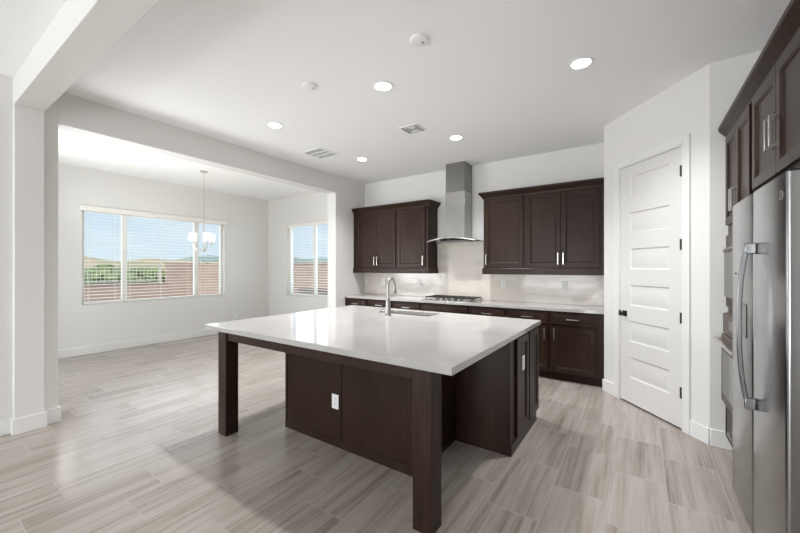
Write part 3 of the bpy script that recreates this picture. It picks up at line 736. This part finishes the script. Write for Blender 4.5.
outlet(ft_, -1.704, 1.172, 'white outlet on the backsplash just right of the cooktop', og)
outlet(ft_, -0.851, 1.172, 'white outlet on the backsplash nearest the pantry wall', og)
outlet(((0, IY0-0.012, 0), (1, 0), (0, -1)), -1.998, 0.355, 'white outlet on the dark island back panel under the overhang')
outlet(FE(IX1+0.008), 2.968, 0.635, 'white outlet on the dark island end panel')
outlet(FE(XN), 4.46, 0.335, 'white outlet low on the nook wall right of the wide window')

# ------------------------------------------------------------------ ceiling fittings
lg = 'recessed ceiling lights'
cl = [(-1.903, 2.529, 'lit recessed light in the ceiling middle, above the near island top'), (-0.384, 3.131, 'lit recessed light on the ceiling in front of the pantry door'),
      (-3.446, 2.526, 'lit recessed light on the ceiling near the nook opening header'), (-3.445, 4.053, 'lit recessed light on the ceiling in the far left corner above the cabinets'), (-1.900, 4.045, 'lit recessed light on the ceiling close to the range hood chimney')]
for x, y, lb in cl:
    r = thing('recessed_light', (x, y, ZC), lb, 'ceiling light', lg)
    MB().lathe((x, y, ZC), [(0.092, -0.0005), (0.090, -0.006), (0.072, -0.008), (0.068, -0.002)], 32).build('trim_ring', 'plastic', r)
    MB().lathe((x, y, ZC), [(0.068, -0.004), (0.050, -0.0085), (0.02, -0.0095)], 32).build('lens', 'lamp', r)
    sp_ = light('downlight_beam', 'SPOT', (x, y, ZC-0.02), (0, 0, 0), E_SPOT, (0.97, 0.98, 1.0), spot_size=R(130), spot_blend=0.8, shadow_soft_size=0.07)
for x, y, lb in ((-2.439, 2.154, 'round white smoke alarm on the ceiling beside the middle recessed light'), (-1.299, 2.153, 'round white smoke alarm on the ceiling nearest the camera')):
    r = thing('smoke_detector', (x, y, ZC), lb, 'smoke detector', 'ceiling smoke alarms')
    MB().lathe((x, y, ZC), [(0.066, -0.0005), (0.066, -0.008), (0.060, -0.017), (0.045, -0.021)], 32).build('housing', 'plastic', r)
    MB().lathe((x+0.02, y+0.02, ZC-0.021), [(0.009, 0), (0.009, -0.002)], 14).build('test_button', 'mid_grey', r)
va = thing('ceiling_vent', (-3.77, 3.52, ZC), 'larger square white ceiling vent with three louvre bands', 'vent')
x0, x1, y0, y1 = -3.965, -3.575, 3.335, 3.705; vz = ZC-0.007
mb = MB().box(x0, x1, y0, y0+0.03, vz, ZC-0.0005).box(x0, x1, y1-0.03, y1, vz, ZC-0.0005).box(x0, x0+0.03, y0+0.03, y1-0.03, vz, ZC-0.0005).box(x1-0.03, x1, y0+0.03, y1-0.03, vz, ZC-0.0005)
for k in (1, 2):
    yy = y0+0.03+(y1-y0-0.06)*k/3; mb.box(x0+0.03, x1-0.03, yy-0.012, yy+0.012, vz, ZC-0.0005)
mb.build('frame', 'plastic', va, 0.002)
MB().box(x0+0.03, x1-0.03, y0+0.03, y1-0.03, ZC-0.0015, ZC-0.0005).build('duct_shade', 'slot', va)  # dark sheet standing in for the shade inside an open duct
mb = MB()
for k in range(3):
    ya = y0+0.03+(y1-y0-0.06)*k/3+0.014
    for q in range(4):
        yy = ya+0.012+q*0.0205
        mb.box(x0+0.03, x1-0.03, yy, yy+0.0015, vz+0.0015, ZC-0.0015)
mb.build('louvres', 'plastic', va)
vb = thing('ceiling_vent', (-2.2, 3.51, ZC), 'smaller square four-way ceiling vent near the hood', 'vent')
cx_, cy_, hw = -2.2, 3.51, 0.125
mb = MB()
for s_, t_w in ((hw, 0.022), (hw-0.045, 0.010), (hw-0.075, 0.008), (hw-0.10, 0.008)):
    mb.box(cx_-s_, cx_+s_, cy_-s_, cy_-s_+t_w, ZC-0.009, ZC-0.0005).box(cx_-s_, cx_+s_, cy_+s_-t_w, cy_+s_, ZC-0.009, ZC-0.0005)
    mb.box(cx_-s_, cx_-s_+t_w, cy_-s_+t_w, cy_+s_-t_w, ZC-0.009, ZC-0.0005).box(cx_+s_-t_w, cx_+s_, cy_-s_+t_w, cy_+s_-t_w, ZC-0.009, ZC-0.0005)
mb.build('grille', 'plastic', vb, 0.001)
MB().box(cx_-hw+0.02, cx_+hw-0.02, cy_-hw+0.02, cy_+hw-0.02, ZC-0.0015, ZC-0.0005).build('duct_shade', 'slot', vb)  # duct shade put in as a dark sheet here too

# ------------------------------------------------------------------ chandelier
CX, CY = -6.115, 3.072
ch = thing('chandelier', (CX, CY, 1.68), 'three-light nickel chandelier with white glass shades in the nook', 'chandelier')
MB().lathe((CX, CY, ZC), [(0.062, -0.0005), (0.06, -0.014), (0.03, -0.024), (0.008, -0.03)], 24).build('canopy', 'nickel', ch)
MB().tube([(CX, CY, ZC-0.025), (CX, CY, 2.14)], 0.0045, 8).build('chain', 'nickel', ch)
MB().lathe((CX, CY, 1.70), [(0.006, 0.44), (0.009, 0.42), (0.009, 0.08), (0.014, 0.06), (0.026, 0.035), (0.028, 0.02), (0.02, 0.0), (0.008, -0.015)], 18).build('stem', 'nickel', ch)
Fv, Rv = Vector((-math.sin(R(34.2)), math.cos(R(34.2)), 0)), Vector((math.cos(R(34.2)), math.sin(R(34.2)), 0))
for ang in (-164, 76, -44):
    dr = Rv*math.cos(R(ang)) + Fv*math.sin(R(ang)); c = Vector((CX, CY, 0)) + dr*0.165
    pts = []
    for k in range(11):
        t = k/10; rr2 = 0.165*math.sin(t*math.pi/2)**0.9; z = 1.735-0.02*math.sin(t*math.pi)+0.11*(1-math.cos(t*math.pi/2))
        pts.append((CX+dr.x*rr2, CY+dr.y*rr2, z))
    ar = MB().tube(pts, 0.0055, 8).build('arm', 'nickel', ch)
    MB().lathe((c.x, c.y, 1.84), [(0.012, 0), (0.032, 0.012), (0.034, 0.026), (0.02, 0.026)], 18).build('cup', 'nickel', ar)
    MB().lathe((c.x, c.y, 1.866), [(0.044, 0), (0.053, 0.008), (0.057, 0.128), (0.054, 0.128), (0.049, 0.012), (0.03, 0.004)], 24).build('shade', 'shade', ar)

# ------------------------------------------------------------------ outdoors
GZ = -0.15
tag(MB().box(-16.5, -7.7, -30, 30, GZ-0.2, GZ).box(-7.7, 12, YB+0.21, 30, GZ-0.2, GZ).build('ground_gravel', 'gravel'), 'tan gravel yard outside the nook windows', 'ground', None, 'structure')
tag(MB().box(-900, -16.5, -500, 700, GZ-0.7, GZ-0.25).build('ground_desert', 'desert'), 'scrubby desert ground beyond the yard wall', 'ground', None, 'structure')
BXW, BYW = -15.0, 7.15
tag(MB().box(BXW-0.2, BXW, 6.15, BYW+0.2, GZ, 1.55).box(BXW-0.215, BXW+0.015, 6.135, BYW+0.215, 1.55, 1.60).build('block_wall', 'block'), 'tall tan block wall section at the rear yard corner', 'wall')
tag(MB().box(BXW, 12, BYW, BYW+0.2, GZ, 1.52).box(BXW+0.016, 12, BYW-0.015, BYW+0.215, 1.52, 1.57).build('block_wall', 'block'), 'long tan block wall along the side yard, outside the narrower window', 'wall')
tag(MB().box(BXW-0.2, BXW, -14, 6.15, GZ, 0.80).box(BXW-0.215, BXW+0.015, -14, 6.134, 0.80, 0.84).build('block_wall', 'block'), 'low tan block wall under the pale view fence', 'wall')
vf = thing('view_fence', (BXW-0.1, 0, 0.84), 'pale iron picket fence on top of the low block wall', 'fence')
mb = MB(); y = -13.9
while y < 5.95: mb.box(BXW-0.108, BXW-0.092, y, y+0.016, 0.9, 1.44); y += 0.115
mb.build('pickets', 'whiteiron', vf)
MB().box(BXW-0.12, BXW-0.08, -13.95, 6.02, 1.40, 1.44).box(BXW-0.12, BXW-0.08, -13.95, 6.02, 0.90, 0.93).build('rails', 'whiteiron', vf)
for y in (-13.6, -11.2, -8.8, -6.4, -4.0, -1.6, 0.8, 3.2, 5.95):
    MB().box(BXW-0.14, BXW-0.06, y-0.05, y+0.05, 0.84, 1.50).build('post', 'whiteiron', vf, 0.004)
def hill(name, material, label, xa, xb, ya, yb, base, amp, seed, nx=14, ny=60):
    mb = MB(); bm = mb.bm; g = []
    for i in range(nx+1):
        row = []
        for j in range(ny+1):
            u, w_ = i/nx, j/ny; x, y = xa+(xb-xa)*u, ya+(yb-ya)*w_
            h = math.sin(math.pi*u)**0.8*(0.45+0.55*noise.fractal(Vector((w_*5+seed, u*1.5, seed)), 1.0, 2.0, 4)+0.25)*amp*min(1, 8*w_, 8*(1-w_))
            row.append(bm.verts.new((x, y, base+max(0, h))))
        g.append(row)
    for i in range(nx):
        for j in range(ny): bm.faces.new((g[i][j], g[i+1][j], g[i+1][j+1], g[i][j+1]))
    return tag(mb.build(name, material, None), label, 'hill', None, 'structure')
hill('hills_near', 'hill', 'dry tan hills on the skyline outside the wide window', -330, -190, 10, 185, GZ-0.3, 9.5, 3.4)
hill('hills_far', 'hill_far', 'bluish green far hills at the end of the skyline', -620, -420, 200, 620, GZ-0.3, 24, 7.9)
def shrub(x, y, rad, h, seed):
    mb = MB(); bm = mb.bm
    rnd = random.Random(seed)
    for k in range(9):
        a = rnd.uniform(0, 6.28); q = rnd.uniform(0, 0.6)*rad; r = rad*rnd.uniform(0.35, 0.55); cz = GZ-0.25+h*rnd.uniform(0.25, 0.72)
        mtx = Matrix.Translation((x+q*math.cos(a), y+q*math.sin(a), cz)) @ Matrix.Diagonal((r, r, r*0.85*h/(1.6*rad), 1))
        nv = bmesh.ops.create_icosphere(bm, subdivisions=3, radius=1, matrix=mtx)['verts']
        c = Vector((x+q*math.cos(a), y+q*math.sin(a), cz))
        for v in nv:
            dv = v.co-c; v.co = c+dv*(1+0.55*noise.noise(v.co*3.2+Vector((seed, 0, 0))))
    mb.tube([(x, y, GZ-0.3), (x+0.03, y, GZ+h*0.4)], 0.05, 8)
    return mb.build('desert_shrub', 'leaf', None, smooth=0)
spots = [(-19, -1.5, 1.1, 1.55), (-20, 1.2, 1.3, 1.7), (-18.5, 3.6, 1.0, 1.5), (-21, 5.2, 1.4, 1.75), (-24, 0, 1.5, 1.8), (-27, 3.5, 1.7, 1.9), (-26, 7.5, 1.6, 1.8), (-33, 2, 2.0, 2.0), (-36, 7, 2.2, 2.1), (-31, 11, 2.0, 2.1), (-42, 12, 2.6, 2.3), (-30, 16, 2.2, 2.2)]
for i, (x, y, r_, h_) in enumerate(spots):
    tag(shrub(x, y, r_, h_, i*3.7), 'green desert shrub growing beyond the view fence outside the wide window', 'shrub', 'desert shrubs beyond the yard wall')
